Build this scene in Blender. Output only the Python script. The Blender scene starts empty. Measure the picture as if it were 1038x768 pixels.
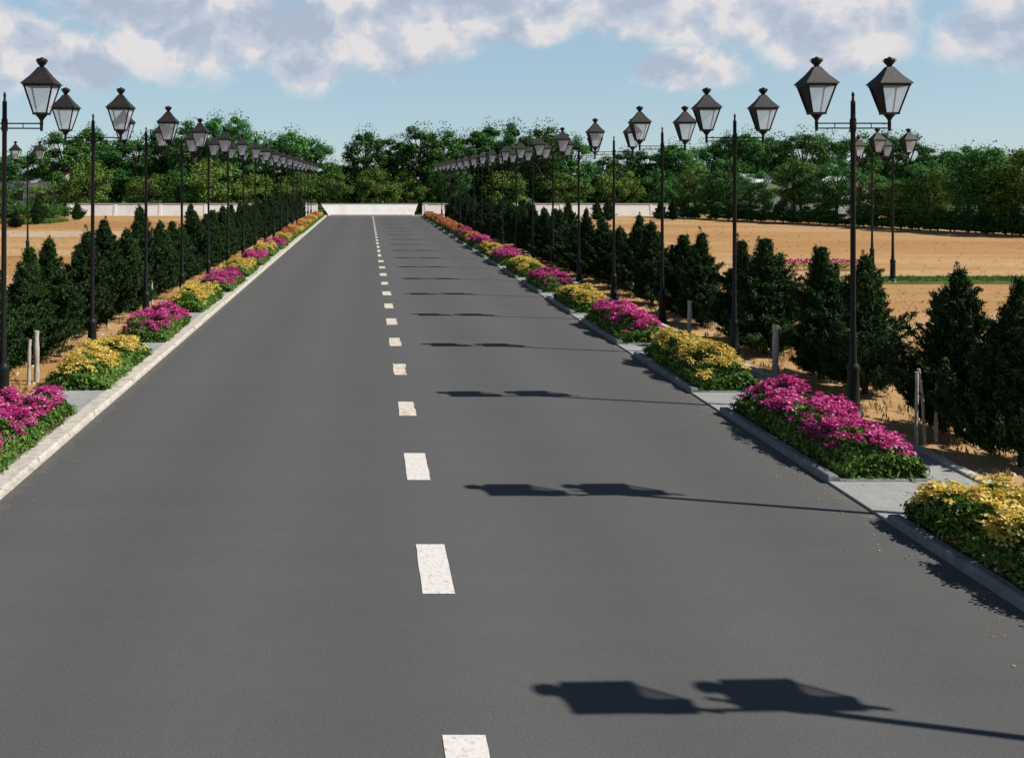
import bpy, math, random
import numpy as np
from mathutils import Vector, Matrix

R = random.Random(11)
rng = np.random.default_rng(7)
S = bpy.context.scene
COL = S.collection
H = 3.0            # eye height (m)
F = 950.0          # focal length in photo pixels
K = F * H
VX, VY = 372.0, 184.0
def gy(dy): return K / dy                       # distance along the road
def gx(px, dy): return (px - VX) / dy * H

# ------------------------------------------------------------------ helpers
def tag(o, label=None, cat=None, group=None, kind=None):
    if label: o['label'] = label
    if cat: o['category'] = cat
    if group: o['group'] = group
    if kind: o['kind'] = kind
    return o
def empty(name, loc=(0, 0, 0), rz=0):
    o = bpy.data.objects.new(name, None); COL.objects.link(o)
    o.location = loc; o.rotation_euler = (0, 0, rz)
    return o
def link(name, me, mat=None, parent=None, loc=None):
    o = bpy.data.objects.new(name, me); COL.objects.link(o)
    if mat is not None and not me.materials: me.materials.append(mat)
    if parent: o.parent = parent
    if loc: o.location = loc
    return o
def copy_tree(o, parent=None):
    c = o.copy(); COL.objects.link(c); c.parent = parent
    for ch in list(o.children): copy_tree(ch, c)
    return c
def ordinal(n):
    w = ['', 'first', 'second', 'third', 'fourth', 'fifth', 'sixth', 'seventh', 'eighth', 'ninth', 'tenth', 'eleventh', 'twelfth']
    if n < len(w): return w[n]
    suf = 'th' if 10 <= n % 100 <= 20 else {1: 'st', 2: 'nd', 3: 'rd'}.get(n % 10, 'th')
    return '%d%s' % (n, suf)

class MB:
    """collects vertices and faces for one mesh"""
    def __init__(s): s.v = []; s.f = []; s.sm = []
    def add(s, vs, fs, smooth=False):
        b = len(s.v); s.v += [tuple(p) for p in vs]
        s.f += [tuple(i + b for i in f) for f in fs]; s.sm += [smooth] * len(fs); return s
    def box(s, x0, x1, y0, y1, z0, z1, bev=0.0):
        if bev <= 0:
            return s.add([(x0,y0,z0),(x1,y0,z0),(x1,y1,z0),(x0,y1,z0),(x0,y0,z1),(x1,y0,z1),(x1,y1,z1),(x0,y1,z1)],
                         [(0,3,2,1),(4,5,6,7),(0,1,5,4),(1,2,6,5),(2,3,7,6),(3,0,4,7)])
        b = bev
        return s.prof([(x0,x1,y0,y1,z0),(x0,x1,y0,y1,z1-b),(x0+b*.3,x1-b*.3,y0+b*.3,y1-b*.3,z1-b*.3),(x0+b,x1-b,y0+b,y1-b,z1)])
    def prof(s, rings):
        vs = []; fs = []
        for (x0,x1,y0,y1,z) in rings: vs += [(x0,y0,z),(x1,y0,z),(x1,y1,z),(x0,y1,z)]
        n = len(rings)
        for k in range(n-1):
            for j in range(4):
                a = 4*k+j; b = 4*k+(j+1) % 4
                fs.append((a, b, b+4, a+4))
        fs.append((3,2,1,0)); fs.append(tuple(4*(n-1)+j for j in range(4)))
        return s.add(vs, fs)
    def tube(s, pts, rads, n=8, cap=True):
        pts = [Vector(p) for p in pts]; vs = []; fs = []
        for i, p in enumerate(pts):
            t = (pts[min(i+1, len(pts)-1)] - pts[max(i-1, 0)])
            if t.length < 1e-6: t = Vector((0, 0, 1))
            t.normalize()
            a = Vector((0,0,1)) if abs(t.z) < .9 else Vector((0,1,0))
            u = t.cross(a).normalized(); w = t.cross(u).normalized()
            for k in range(n):
                an = 2*math.pi*k/n
                vs.append(p + (u*math.cos(an) + w*math.sin(an))*rads[i])
        for i in range(len(pts)-1):
            for k in range(n):
                a = i*n+k; b = i*n+(k+1) % n
                fs.append((a, a+n, b+n, b))
        s.add(vs, fs, True)
        if cap:
            s.add(vs[:n], [tuple(range(n))]); s.add(vs[-n:], [tuple(range(n))[::-1]])
        return s
    def lathe(s, prof, cx=0, cy=0, n=12):
        vs = []; fs = []
        for (r, z) in prof:
            for k in range(n):
                a = 2*math.pi*k/n; vs.append((cx+r*math.cos(a), cy+r*math.sin(a), z))
        for i in range(len(prof)-1):
            for k in range(n):
                a = i*n+k; b = i*n+(k+1) % n
                fs.append((a, b, b+n, a+n))
        return s.add(vs, fs, True)
    def mesh(s, name):
        me = bpy.data.meshes.new(name); me.from_pydata(s.v, [], s.f)
        me.polygons.foreach_set('use_smooth', s.sm); me.update(); return me
    def build(s, name, mat, parent=None, loc=None):
        return link(name, s.mesh(name), mat, parent, loc)

def leaf_mesh(name, C, N, L, W, T=None, fold=.18):
    """one diamond-shaped leaf per centre. C centres, N normals, L/W length and width, T optional leaf direction"""
    n = len(C)
    N = N / (np.linalg.norm(N, axis=1, keepdims=True) + 1e-9)
    if T is None: T = rng.normal(size=(n, 3))
    T = T - N*np.sum(T*N, axis=1, keepdims=True)
    T = T / (np.linalg.norm(T, axis=1, keepdims=True) + 1e-9)
    B = np.cross(N, T)
    L = np.broadcast_to(np.asarray(L, float).reshape(-1, 1), (n, 1)); W = np.broadcast_to(np.asarray(W, float).reshape(-1, 1), (n, 1))
    V = np.empty((n, 4, 3))
    V[:, 0] = C - T*L*.5
    V[:, 1] = C + B*W*.5 + N*W*fold
    V[:, 2] = C + T*L*.5
    V[:, 3] = C - B*W*.5 + N*W*fold
    me = bpy.data.meshes.new(name)
    me.vertices.add(4*n); me.vertices.foreach_set('co', V.reshape(-1).astype(np.float32))
    me.loops.add(4*n); me.loops.foreach_set('vertex_index', np.arange(4*n, dtype=np.int32))
    me.polygons.add(n)
    me.polygons.foreach_set('loop_start', np.arange(0, 4*n, 4, dtype=np.int32))
    me.polygons.foreach_set('loop_total', np.full(n, 4, dtype=np.int32))
    me.update(calc_edges=True)
    return me

# ------------------------------------------------------------------ materials
def mat(name):
    m = bpy.data.materials.new(name); m.use_nodes = True
    nt = m.node_tree; b = nt.nodes['Principled BSDF']; return m, nt, b
def nd(nt, t, **kw):
    n = nt.nodes.new(t)
    for k, v in kw.items():
        if k.startswith('_'): setattr(n, k[1:], v)
        else: n.inputs[k.replace('__', ' ')].default_value = v
    return n
def ramp(nt, src, stops, interp='LINEAR'):
    r = nt.nodes.new('ShaderNodeValToRGB'); nt.links.new(src, r.inputs[0])
    cr = r.color_ramp; cr.interpolation = interp
    while len(cr.elements) < len(stops): cr.elements.new(.5)
    for e, (p, c) in zip(cr.elements, stops):
        e.position = p; e.color = (c[0], c[1], c[2], 1)
    return r.outputs[0]
def coords(nt, scale=(1, 1, 1)):
    g = nt.nodes.new('ShaderNodeNewGeometry')
    m = nt.nodes.new('ShaderNodeMapping'); m.inputs['Scale'].default_value = scale
    nt.links.new(g.outputs['Position'], m.inputs[0]); return m.outputs[0]
def noise(nt, vec, scale, detail=4, rough=.55):
    n = nd(nt, 'ShaderNodeTexNoise', Scale=scale, Detail=detail, Roughness=rough)
    if vec is not None: nt.links.new(vec, n.inputs['Vector'])
    return n.outputs['Fac']
def mixc(nt, fac, a, b, mode='MIX'):
    m = nt.nodes.new('ShaderNodeMix'); m.data_type = 'RGBA'; m.blend_type = mode
    for s, v in ((0, fac), (6, a), (7, b)):
        if hasattr(v, 'is_output'): nt.links.new(v, m.inputs[s])
        elif s == 0: m.inputs[0].default_value = v
        else: m.inputs[s].default_value = (v[0], v[1], v[2], 1)
    return m.outputs[2]
def bump(nt, b, h, strength=.3, dist=.01):
    n = nd(nt, 'ShaderNodeBump', Strength=strength, Distance=dist)
    nt.links.new(h, n.inputs['Height']); nt.links.new(n.outputs[0], b.inputs['Normal'])
def setup(b, rough=.6, spec=.3, metal=0):
    b.inputs['Roughness'].default_value = rough; b.inputs['Specular IOR Level'].default_value = spec; b.inputs['Metallic'].default_value = metal

def foliage_mat(name, cols, transl=.18, rough=.6, spec=.12, hue=.25):
    m, nt, b = mat(name); setup(b, rough, spec)
    g = nt.nodes.new('ShaderNodeNewGeometry')
    c = ramp(nt, g.outputs['Random Per Island'], cols)
    oi = nt.nodes.new('ShaderNodeObjectInfo')
    tc = nt.nodes.new('ShaderNodeTexCoord')
    n = noise(nt, tc.outputs['Object'], 1.3, 2)
    c2 = mixc(nt, n, c, (1, 1, 1), 'MULTIPLY')
    v = nd(nt, 'ShaderNodeMapRange'); nt.links.new(oi.outputs['Random'], v.inputs[0])
    v.inputs[3].default_value = 1-hue; v.inputs[4].default_value = 1+hue
    hs = nt.nodes.new('ShaderNodeHueSaturation'); nt.links.new(c, hs.inputs['Color']); nt.links.new(v.outputs[0], hs.inputs['Value'])
    nt.links.new(hs.outputs[0], b.inputs['Base Color'])
    tr = nt.nodes.new('ShaderNodeBsdfTranslucent'); nt.links.new(hs.outputs[0], tr.inputs[0])
    mx = nt.nodes.new('ShaderNodeMixShader'); mx.inputs[0].default_value = transl
    nt.links.new(b.outputs[0], mx.inputs[1]); nt.links.new(tr.outputs[0], mx.inputs[2])
    nt.links.new(mx.outputs[0], nt.nodes['Material Output'].inputs[0])
    return m

M = {}
# asphalt
m, nt, b = mat('asphalt'); setup(b, .85, .25)
co = coords(nt); big = noise(nt, coords(nt, (.5, .18, 1)), .9, 5); fine = noise(nt, co, 60, 3, .7); mid = noise(nt, co, 7, 4)
st = noise(nt, coords(nt, (.25, 2.2, 1)), 1.0, 4, .6)
c = ramp(nt, big, [(.25, (.078, .080, .082)), (.55, (.088, .089, .090)), (.8, (.096, .097, .097))])
c = mixc(nt, .35, c, ramp(nt, st, [(.3, (.070, .072, .075)), (.7, (.100, .101, .101))]))
c = mixc(nt, .12, c, ramp(nt, mid, [(.3, (.060, .061, .062)), (.55, (.092, .093, .093)), (.75, (.118, .118, .116))]))
c = mixc(nt, .28, c, ramp(nt, fine, [(.3, (.05, .05, .052)), (.5, (.088, .089, .090)), (.72, (.16, .16, .158))]))
vo = nd(nt, 'ShaderNodeTexVoronoi', Scale=.55); vo.feature = 'DISTANCE_TO_EDGE'
wv = nt.nodes.new('ShaderNodeVectorMath'); wv.operation = 'ADD'
nt.links.new(co, wv.inputs[0])
nz = nd(nt, 'ShaderNodeTexNoise', Scale=2.5, Detail=4); nt.links.new(co, nz.inputs['Vector']); nt.links.new(nz.outputs['Color'], wv.inputs[1])
nt.links.new(wv.outputs[0], vo.inputs['Vector'])
cr = ramp(nt, vo.outputs['Distance'], [(0, (1, 1, 1)), (.006, (0, 0, 0))])
msk = ramp(nt, noise(nt, co, .22, 3), [(.60, (0, 0, 0)), (.72, (.9, .9, .9))])
cm = mixc(nt, 1.0, cr, msk, 'MULTIPLY')
c = mixc(nt, cm, c, (.045, .045, .047))
sx_ = nt.nodes.new('ShaderNodeSeparateXYZ'); nt.links.new(co, sx_.inputs[0])
ab = nt.nodes.new('ShaderNodeMath'); ab.operation = 'SUBTRACT'; nt.links.new(sx_.outputs[0], ab.inputs[0]); ab.inputs[1].default_value = (1.529-1.153)*1.5
a2 = nt.nodes.new('ShaderNodeMath'); a2.operation = 'ABSOLUTE'; nt.links.new(ab.outputs[0], a2.inputs[0])
a3 = nt.nodes.new('ShaderNodeMath'); a3.operation = 'MULTIPLY_ADD'; nt.links.new(mid, a3.inputs[0]); a3.inputs[1].default_value = .55; nt.links.new(a2.outputs[0], a3.inputs[2])
dust = ramp(nt, a3.outputs[0], [(0, (0, 0, 0)), (1, (1, 1, 1))])
mrr = nt.nodes.new('ShaderNodeMapRange'); nt.links.new(a3.outputs[0], mrr.inputs[0]); mrr.inputs[1].default_value = 4.12; mrr.inputs[2].default_value = 4.38; mrr.inputs[4].default_value = .38
c = mixc(nt, mrr.outputs[0], c, (.20, .17, .13))
c = mixc(nt, 1.0, c, (1.075, 1.06, 1.05), 'MULTIPLY')
wx = nd(nt, 'ShaderNodeTexWave', Scale=.175, Distortion=.6, Detail=1); wx.bands_direction = 'X'; nt.links.new(coords(nt, (1, .02, 1)), wx.inputs['Vector'])
c = mixc(nt, 1.0, c, ramp(nt, wx.outputs['Fac'], [(0, (.95, .95, .95)), (1, (1.05, 1.05, 1.05))]), 'MULTIPLY')
nt.links.new(c, b.inputs['Base Color']); bump(nt, b, fine, .35, .006); M['asphalt'] = m
# road paint
m, nt, b = mat('road_paint'); setup(b, .6, .3)
co = coords(nt); w = noise(nt, co, 26, 5, .7)
c = ramp(nt, w, [(.29, (.14, .135, .13)), (.36, (.50, .46, .42)), (.46, (.68, .64, .60)), (.75, (.78, .75, .73))])
nt.links.new(c, b.inputs['Base Color']); bump(nt, b, w, .2, .004); M['paint'] = m
m, nt, b = mat('worn_road_paint'); setup(b, .7, .2)
co = coords(nt); w = noise(nt, co, 9, 5, .7)
c = ramp(nt, w, [(.30, (.16, .15, .14)), (.40, (.48, .42, .34)), (.55, (.68, .61, .52)), (.75, (.76, .70, .62))])
nt.links.new(c, b.inputs['Base Color']); M['paint_worn'] = m
# field earth
m, nt, b = mat('field_earth'); setup(b, .95, .1)
s1 = noise(nt, coords(nt, (.018, .085, 1)), 1.0, 5, .55); s2 = noise(nt, coords(nt, (.12, .8, 1)), 1.0, 5, .6); s3 = noise(nt, coords(nt), 3.0, 6, .7)
c = ramp(nt, s1, [(.36, (.29, .125, .032)), (.46, (.38, .195, .062)), (.55, (.54, .38, .22)), (.62, (.44, .23, .078)), (.70, (.27, .135, .04))])
c = mixc(nt, .3, c, ramp(nt, s2, [(.3, (.30, .155, .055)), (.55, (.46, .28, .13)), (.75, (.58, .43, .27))]))
c = mixc(nt, .35, c, ramp(nt, s3, [(.30, (.26, .14, .06)), (.5, (.42, .24, .10)), (.7, (.54, .38, .23))]))
g = ramp(nt, noise(nt, coords(nt, (.05, .22, 1)), 1.0, 6, .65), [(.60, (0, 0, 0)), (.70, (.5, .5, .5))])
c = mixc(nt, g, c, (.20, .19, .075))
nt.links.new(c, b.inputs['Base Color']); bump(nt, b, s3, .6, .05); M['field'] = m
# sandy track
m, nt, b = mat('pale_track'); setup(b, .95, .1)
s3 = noise(nt, coords(nt, (.3, 1, 1)), 2.0, 6, .7)
nt.links.new(ramp(nt, s3, [(.3, (.40, .27, .16)), (.6, (.50, .39, .28)), (.8, (.56, .47, .37))]), b.inputs['Base Color']); M['track'] = m
# grass ground
m, nt, b = mat('grass_ground'); setup(b, .95, .1)
s3 = noise(nt, coords(nt), 1.5, 6, .7)
nt.links.new(ramp(nt, s3, [(.3, (.035, .065, .018)), (.55, (.07, .12, .03)), (.8, (.16, .17, .06))]), b.inputs['Base Color']); bump(nt, b, s3, .6, .05); M['grass_ground'] = m
# paving
def paving(name, a, bcol, mort, sc=1.7):
    m, nt, b = mat(name); setup(b, .85, .2)
    co = coords(nt)
    br = nd(nt, 'ShaderNodeTexBrick', Scale=sc); br.offset = .5
    br.inputs['Color1'].default_value = (*a, 1); br.inputs['Color2'].default_value = (*bcol, 1); br.inputs['Mortar'].default_value = (*mort, 1)
    br.inputs['Mortar Size'].default_value = .012; br.inputs['Brick Width'].default_value = .8; br.inputs['Row Height'].default_value = .6
    nt.links.new(co, br.inputs['Vector'])
    w = noise(nt, co, 3.5, 6, .7)
    c = mixc(nt, .55, br.outputs['Color'], ramp(nt, w, [(.3, tuple(x*.55 for x in a)), (.55, a), (.8, tuple(min(.8, x*1.35) for x in a))]))
    f = noise(nt, co, 90, 3, .7)
    c = mixc(nt, .2, c, ramp(nt, f, [(.35, (.12, .12, .12)), (.65, (.7, .7, .68))]))
    nt.links.new(c, b.inputs['Base Color']); bump(nt, b, w, .3, .01); return m
M['paving'] = paving('grey_paving', (.30, .305, .30), (.34, .345, .34), (.18, .18, .17))
# kerb stones
def stone(name, lo, midc, hi, sc=9):
    m, nt, b = mat(name); setup(b, .85, .2)
    co = coords(nt); w = noise(nt, co, sc, 6, .72); f = noise(nt, co, 70, 3, .75)
    c = ramp(nt, w, [(.3, lo), (.5, midc), (.72, hi)])
    c = mixc(nt, .3, c, ramp(nt, f, [(.35, tuple(x*.4 for x in midc)), (.55, midc), (.7, hi)]))
    nt.links.new(c, b.inputs['Base Color']); bump(nt, b, f, .4, .008); return m
M['kerb_white'] = stone('whitewashed_kerb', (.28, .25, .21), (.52, .48, .42), (.74, .70, .64))
M['kerb_grey'] = stone('grey_kerb', (.12, .12, .125), (.20, .20, .205), (.30, .30, .295))
M['wall_white'] = stone('white_wall', (.62, .57, .54), (.78, .75, .72), (.82, .80, .78), 1.2)
M['coping'] = stone('wall_coping', (.34, .33, .30), (.45, .44, .41), (.55, .54, .50), 2)
M['soil'] = stone('bed_soil', (.05, .035, .02), (.10, .07, .04), (.17, .12, .07), 14)
M['stake'] = stone('stake_wood', (.26, .21, .16), (.46, .41, .35), (.60, .56, .50), 18)
# bark
m, nt, b = mat('bark'); setup(b, .9, .1)
w = noise(nt, coords(nt, (6, 6, 1.2)), 3, 6, .7)
nt.links.new(ramp(nt, w, [(.3, (.025, .018, .012)), (.6, (.085, .062, .042)), (.8, (.14, .11, .08))]), b.inputs['Base Color']); bump(nt, b, w, .7, .02); M['bark'] = m
# lamp metal
m, nt, b = mat('black_lamp_metal'); setup(b, .5, .25)
tc = nt.nodes.new('ShaderNodeTexCoord'); w = noise(nt, tc.outputs['Object'], 9, 5, .7)
nt.links.new(ramp(nt, w, [(.3, (.006, .007, .007)), (.6, (.012, .013, .014)), (.8, (.03, .029, .027))]), b.inputs['Base Color']); M['metal'] = m
m, nt, b = mat('lantern_roof_metal'); setup(b, .6, .3)
tc = nt.nodes.new('ShaderNodeTexCoord'); w = noise(nt, tc.outputs['Object'], 30, 6, .75)
nt.links.new(ramp(nt, w, [(.3, (.008, .008, .008)), (.55, (.026, .024, .022)), (.75, (.075, .07, .065))]), b.inputs['Base Color']); bump(nt, b, w, .5, .01); M['roofmetal'] = m
# opal glass
m, nt, b = mat('opal_glass'); setup(b, .25, .5)
tc = nt.nodes.new('ShaderNodeTexCoord'); w = noise(nt, tc.outputs['Object'], 6, 4, .6)
cc = ramp(nt, w, [(.3, (.86, .88, .95)), (.7, (.92, .93, .97))]); nt.links.new(cc, b.inputs['Base Color'])
tr = nt.nodes.new('ShaderNodeBsdfTranslucent'); nt.links.new(cc, tr.inputs[0])
mx = nt.nodes.new('ShaderNodeMixShader'); mx.inputs[0].default_value = .3
nt.links.new(b.outputs[0], mx.inputs[1]); nt.links.new(tr.outputs[0], mx.inputs[2])
tp = nt.nodes.new('ShaderNodeBsdfTransparent'); tp.inputs[0].default_value = (1, 1, 1, 1)
m2 = nt.nodes.new('ShaderNodeMixShader'); m2.inputs[0].default_value = .62
nt.links.new(mx.outputs[0], m2.inputs[1]); nt.links.new(tp.outputs[0], m2.inputs[2]); nt.links.new(m2.outputs[0], nt.nodes['Material Output'].inputs[0]); M['glass'] = m
m, nt, b = mat('window_glass'); setup(b, .1, .5); b.inputs['Base Color'].default_value = (.03, .04, .05, 1); M['window'] = m
m, nt, b = mat('white_sheet_roof'); setup(b, .5, .4)
w = noise(nt, coords(nt), .6, 5); nt.links.new(ramp(nt, w, [(.3, (.6, .6, .62)), (.7, (.8, .8, .8))]), b.inputs['Base Color']); M['whiteroof'] = m

M['conifer'] = foliage_mat('conifer_needles', [(0, (.008, .020, .007)), (.45, (.018, .043, .012)), (.8, (.034, .075, .019)), (1, (.075, .130, .036))], .10)
M['tree_dark'] = foliage_mat('dark_leaves', [(0, (.010, .030, .007)), (.45, (.032, .092, .020)), (.8, (.08, .20, .042)), (1, (.15, .31, .075))], .2)
M['tree_mid'] = foliage_mat('mid_green_leaves', [(0, (.016, .055, .012)), (.45, (.046, .150, .034)), (.8, (.080, .25, .055)), (1, (.16, .36, .11))], .22)
M['tree_light'] = foliage_mat('light_leaves', [(0, (.04, .08, .014)), (.45, (.10, .175, .032)), (.8, (.16, .26, .05)), (1, (.24, .34, .09))], .22)
M['bed_leaf'] = foliage_mat('bed_leaves', [(0, (.028, .070, .012)), (.45, (.080, .165, .028)), (.8, (.14, .26, .045)), (1, (.24, .36, .08))], .2, hue=.08)
M['magenta'] = foliage_mat('magenta_petals', [(0, (.30, .012, .09)), (.4, (.54, .03, .20)), (.75, (.66, .07, .34)), (1, (.80, .36, .58))], .25, hue=.08)
M['yellow'] = foliage_mat('yellow_petals', [(0, (.44, .28, .03)), (.4, (.66, .48, .08)), (.75, (.76, .60, .14)), (1, (.82, .72, .34))], .25, hue=.08)
M['orange'] = foliage_mat('orange_petals', [(0, (.40, .10, .04)), (.4, (.60, .20, .08)), (.75, (.70, .30, .12)), (1, (.76, .45, .22))], .25, hue=.08)
M['dry'] = foliage_mat('dry_grass', [(0, (.25, .16, .07)), (.5, (.42, .29, .13)), (1, (.58, .44, .24))], .2, hue=.1)

# ------------------------------------------------------------------ the ground
XL, XR = -1.153*H, 1.529*H          # road edges
ROAD_END = gy(35.0)
def sheet(name, x0, x1, y0, y1, z, mt, nx=1, ny=1):
    b = MB(); xs = np.linspace(x0, x1, nx+1); ys = np.linspace(y0, y1, ny+1)
    vs = [(x, y, z) for y in ys for x in xs]
    fs = [(j*(nx+1)+i, j*(nx+1)+i+1, (j+1)*(nx+1)+i+1, (j+1)*(nx+1)+i) for j in range(ny) for i in range(nx)]
    b.add(vs, fs); return tag(b.build(name, mt), kind='structure')
sheet('ground', -900, 900, -60, 1500, -.030, M['field'])
sheet('road', XL, XR, -14, ROAD_END, 0.0, M['asphalt'])
sheet('grass_field', -160, 200, 84.6, 260, -.022, M['grass_ground'])
sheet('dirt_track', -90, -7.2, gy(56), gy(50), -.022, M['track'])
sheet('grass_verge', gx(872, 100), 60, gy(103), gy(95), -.022, M['grass_ground'])
# pavements : right one almost flush with the road, left one a low step
b = MB(); b.box(XR+.002, 6.06, -14, ROAD_END, -.06, .022)
tag(b.build('pavement', M['paving']), kind='structure')
b = MB(); b.box(-4.50, XL-.262, -14, ROAD_END, -.06, .042)
b2 = MB(); b2.box(XL-.27, XL-.002, -14, ROAD_END, -.07, .012); tag(b2.build('kerb', M['kerb_white']), kind='structure')
tag(b.build('pavement', M['paving']), kind='structure')
# white kerb stones along the left road edge
b = MB(); y = -14.0; rr = random.Random(3)
while y < ROAD_END-.5:
    L = 1.0
    j = rr.uniform(-.008, .008); z = rr.uniform(-.004, .006)
    b.box(XL-.26+j, XL-.04+j*2.2, y+.006, y+L-.006, -.06, .050+z*1.5, .02); y += L
tag(b.build('kerb', M['kerb_white']), kind='structure')
# back edging stones
b = MB(); y = -14.0
while y < ROAD_END-.5:
    j = rr.uniform(-.01, .01)
    b.box(-4.63+j, -4.503+j, y+.006, y+.99, -.06, .10+rr.uniform(-.006, .006), .015); y += 1.0
tag(b.build('kerb', M['kerb_white']), kind='structure')
b = MB(); y = -14.0
while y < ROAD_END-.5:
    j = rr.uniform(-.01, .01)
    b.box(6.063+j, 6.19+j, y+.006, y+.99, -.06, .05+rr.uniform(-.006, .006), .015); y += 1.0
tag(b.build('kerb', M['kerb_white']), kind='structure')
# dashed centre line : a thin worn sheet, each dash slightly ragged
b = MB(); ys = [4.15, 6.82, 9.42]
cx = .172*H+.008
for y in ys:
    w = .120 + rr.uniform(-.006, .006); n = 7
    lft = [(cx-w+rr.uniform(-.004, .004), y+.93*i/n) for i in range(n+1)]
    rgt = [(cx+w+rr.uniform(-.004, .004), y+.93*i/n) for i in range(n+1)]
    vs = []; fs = []
    for l, r_ in zip(lft, rgt): vs += [(l[0], l[1], .004), (r_[0], r_[1], .004)]
    for i in range(n): fs.append((2*i, 2*i+1, 2*i+3, 2*i+2))
    b.add(vs, fs)
tag(b.build('road_marking', M['paint']), kind='structure')
b = MB(); y = 12.0
while y < 35.5:
    w = .105+rr.uniform(-.012, .006); L = .93*rr.uniform(.8, 1.0); n = 5
    vs = []; fs = []
    for i in range(n+1):
        vs += [(cx-w+rr.uniform(-.012, .008), y+L*i/n, .004), (cx+w+rr.uniform(-.01, .02), y+L*i/n, .004)]
    for i in range(n): fs.append((2*i, 2*i+1, 2*i+3, 2*i+2))
    b.add(vs, fs); y += 2.54
while y < ROAD_END-1:
    b.add([(cx-.075, y, .004), (cx+.045, y, .004), (cx+.045, y+1.3, .004), (cx-.075, y+1.3, .004)], [(0, 1, 2, 3)]); y += 2.45
tag(b.build('road_marking', M['paint_worn']), kind='structure')

# ------------------------------------------------------------------ flower beds
PER = .00138*K
BL, BW = .00094*K, .76
def bed_pts(n, seed):
    g = np.random.default_rng(seed)
    return g
def make_bed_meshes(colour, seed, dens=1.0):
    g = np.random.default_rng(seed)
    # bumpy top height
    ph = g.uniform(0, 6.28, 8)
    def top(x, y):
        e = np.clip((1-(np.abs(x)/(BW/2))**5.0), 0, 1)**.5*np.clip(1-(np.abs(y-BL/2)/(BL/2+.04))**7, 0, 1)**.5
        t = .36 + .05*np.sin(x*9+ph[0]+y*2)+.04*np.sin(y*5+ph[1])+.03*np.sin(y*11+x*6+ph[2])
        return np.maximum(.06, t*e)
    n = int(9500*dens)
    x = g.uniform(-BW/2-.05, BW/2+.05, n); y = g.uniform(-.06, BL+.06, n)
    # extra on the rim
    m_ = int(5500*dens)
    side = g.integers(0, 4, m_)
    xs = np.where(side == 0, -BW/2, np.where(side == 1, BW/2, g.uniform(-BW/2, BW/2, m_)))
    ysx = np.where(side == 2, 0., np.where(side == 3, BL, g.uniform(0, BL, m_)))
    x = np.r_[x, xs + g.normal(0, .035, m_)]; y = np.r_[y, ysx + g.normal(0, .035, m_)]
    xc = np.clip(x, -BW/2*.93, BW/2*.93); yc = np.clip(y, .03, BL-.03)
    z = top(xc, yc)*np.r_[1-np.abs(g.normal(0, .16, n)), g.uniform(.02, 1, m_)]
    z = np.maximum(z, .015)
    x = x*(1+.05*np.sin(y*7+ph[3])); 
    C = np.c_[x, y, z]
    N = np.c_[x/BW*1.6, (y-BL/2)/BL*.9, np.full(len(x), .55)] + g.normal(0, .55, (len(x), 3))
    sz = g.uniform(.035, .075, len(x))
    fol = leaf_mesh('foliage', C, N, sz, sz*.42)
    # heads : flat clusters of petals
    nh = int(390*dens)
    hx = g.uniform(-BW/2+.01, BW/2-.0, nh*3); hy = g.uniform(.0, BL, nh*3)
    # clumpy : keep heads where a smooth field is high
    fld = np.sin(hx*8+ph[4])*np.sin(hy*5.5+ph[5])+.6*np.sin(hy*13+hx*11+ph[6])+g.normal(0, .45, nh*3)
    fld += -.7*np.clip((.16-hy)/.16, 0, 1)       # the near end stays leafier
    k = np.argsort(-fld)[:int(nh*1.25)]; hx, hy = hx[k], hy[k]; nh = len(hx)
    hz = top(np.clip(hx, -BW/2*.9, BW/2*.9), np.clip(hy, .04, BL-.04)) + g.uniform(.0, .10, nh)
    P = 16
    a = np.tile(np.arange(P)*2.399963, nh) + g.normal(0, .2, nh*P)
    hr = np.repeat(g.uniform(.035, .085, nh), P)
    rr_ = np.sqrt(np.tile((np.arange(P)+.5)/P, nh))*hr
    tx = np.repeat(g.normal(0, .22, nh), P); ty = np.repeat(g.normal(0, .22, nh), P)
    dx, dy_ = rr_*np.cos(a), rr_*np.sin(a)
    Cz = np.repeat(hz, P) + dx*tx + dy_*ty - (rr_**2)*3.0 + g.normal(0, .006, nh*P)
    C2 = np.c_[np.repeat(hx, P)+dx, np.repeat(hy, P)+dy_, Cz]
    N2 = np.c_[dx*5-tx, dy_*5-ty, np.ones(nh*P)] + g.normal(0, .35, (nh*P, 3))
    T2 = np.c_[np.cos(a), np.sin(a), np.zeros(nh*P)]
    s2 = g.uniform(.026, .050, nh*P)
    fl = leaf_mesh('blossoms', C2, N2, s2, s2*.62, T2)
    # stems under the heads
    return fol, fl
bed_kinds = {}
for c, seeds in (('magenta', (1, 2, 11)), ('yellow', (3, 4, 12)), ('orange', (5, 6, 13))):
    bed_kinds[c] = []
    for sd in seeds:
        fol, fl = make_bed_meshes(c, sd)
        fol.materials.append(M['bed_leaf']); fl.materials.append(M[c])
        bed_kinds[c].append((fol, fl))
sb = MB()
sb.prof([(-BW/2-.02, BW/2+.02, -.03, BL+.03, -.02), (-BW/2-.01, BW/2+.01, -.02, BL+.02, .03), (-BW/2+.1, BW/2-.1, .1, BL-.1, .08)])
soil_me = sb.mesh('soil'); soil_me.materials.append(M['soil'])
def order(k):
    if k >= 12: return 'orange'
    if k in (9, 11): return 'orange'
    return 'magenta' if k % 2 == 0 else 'yellow'
kb = MB()
nb = int((ROAD_END - .0033*K)/PER)+1
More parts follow.
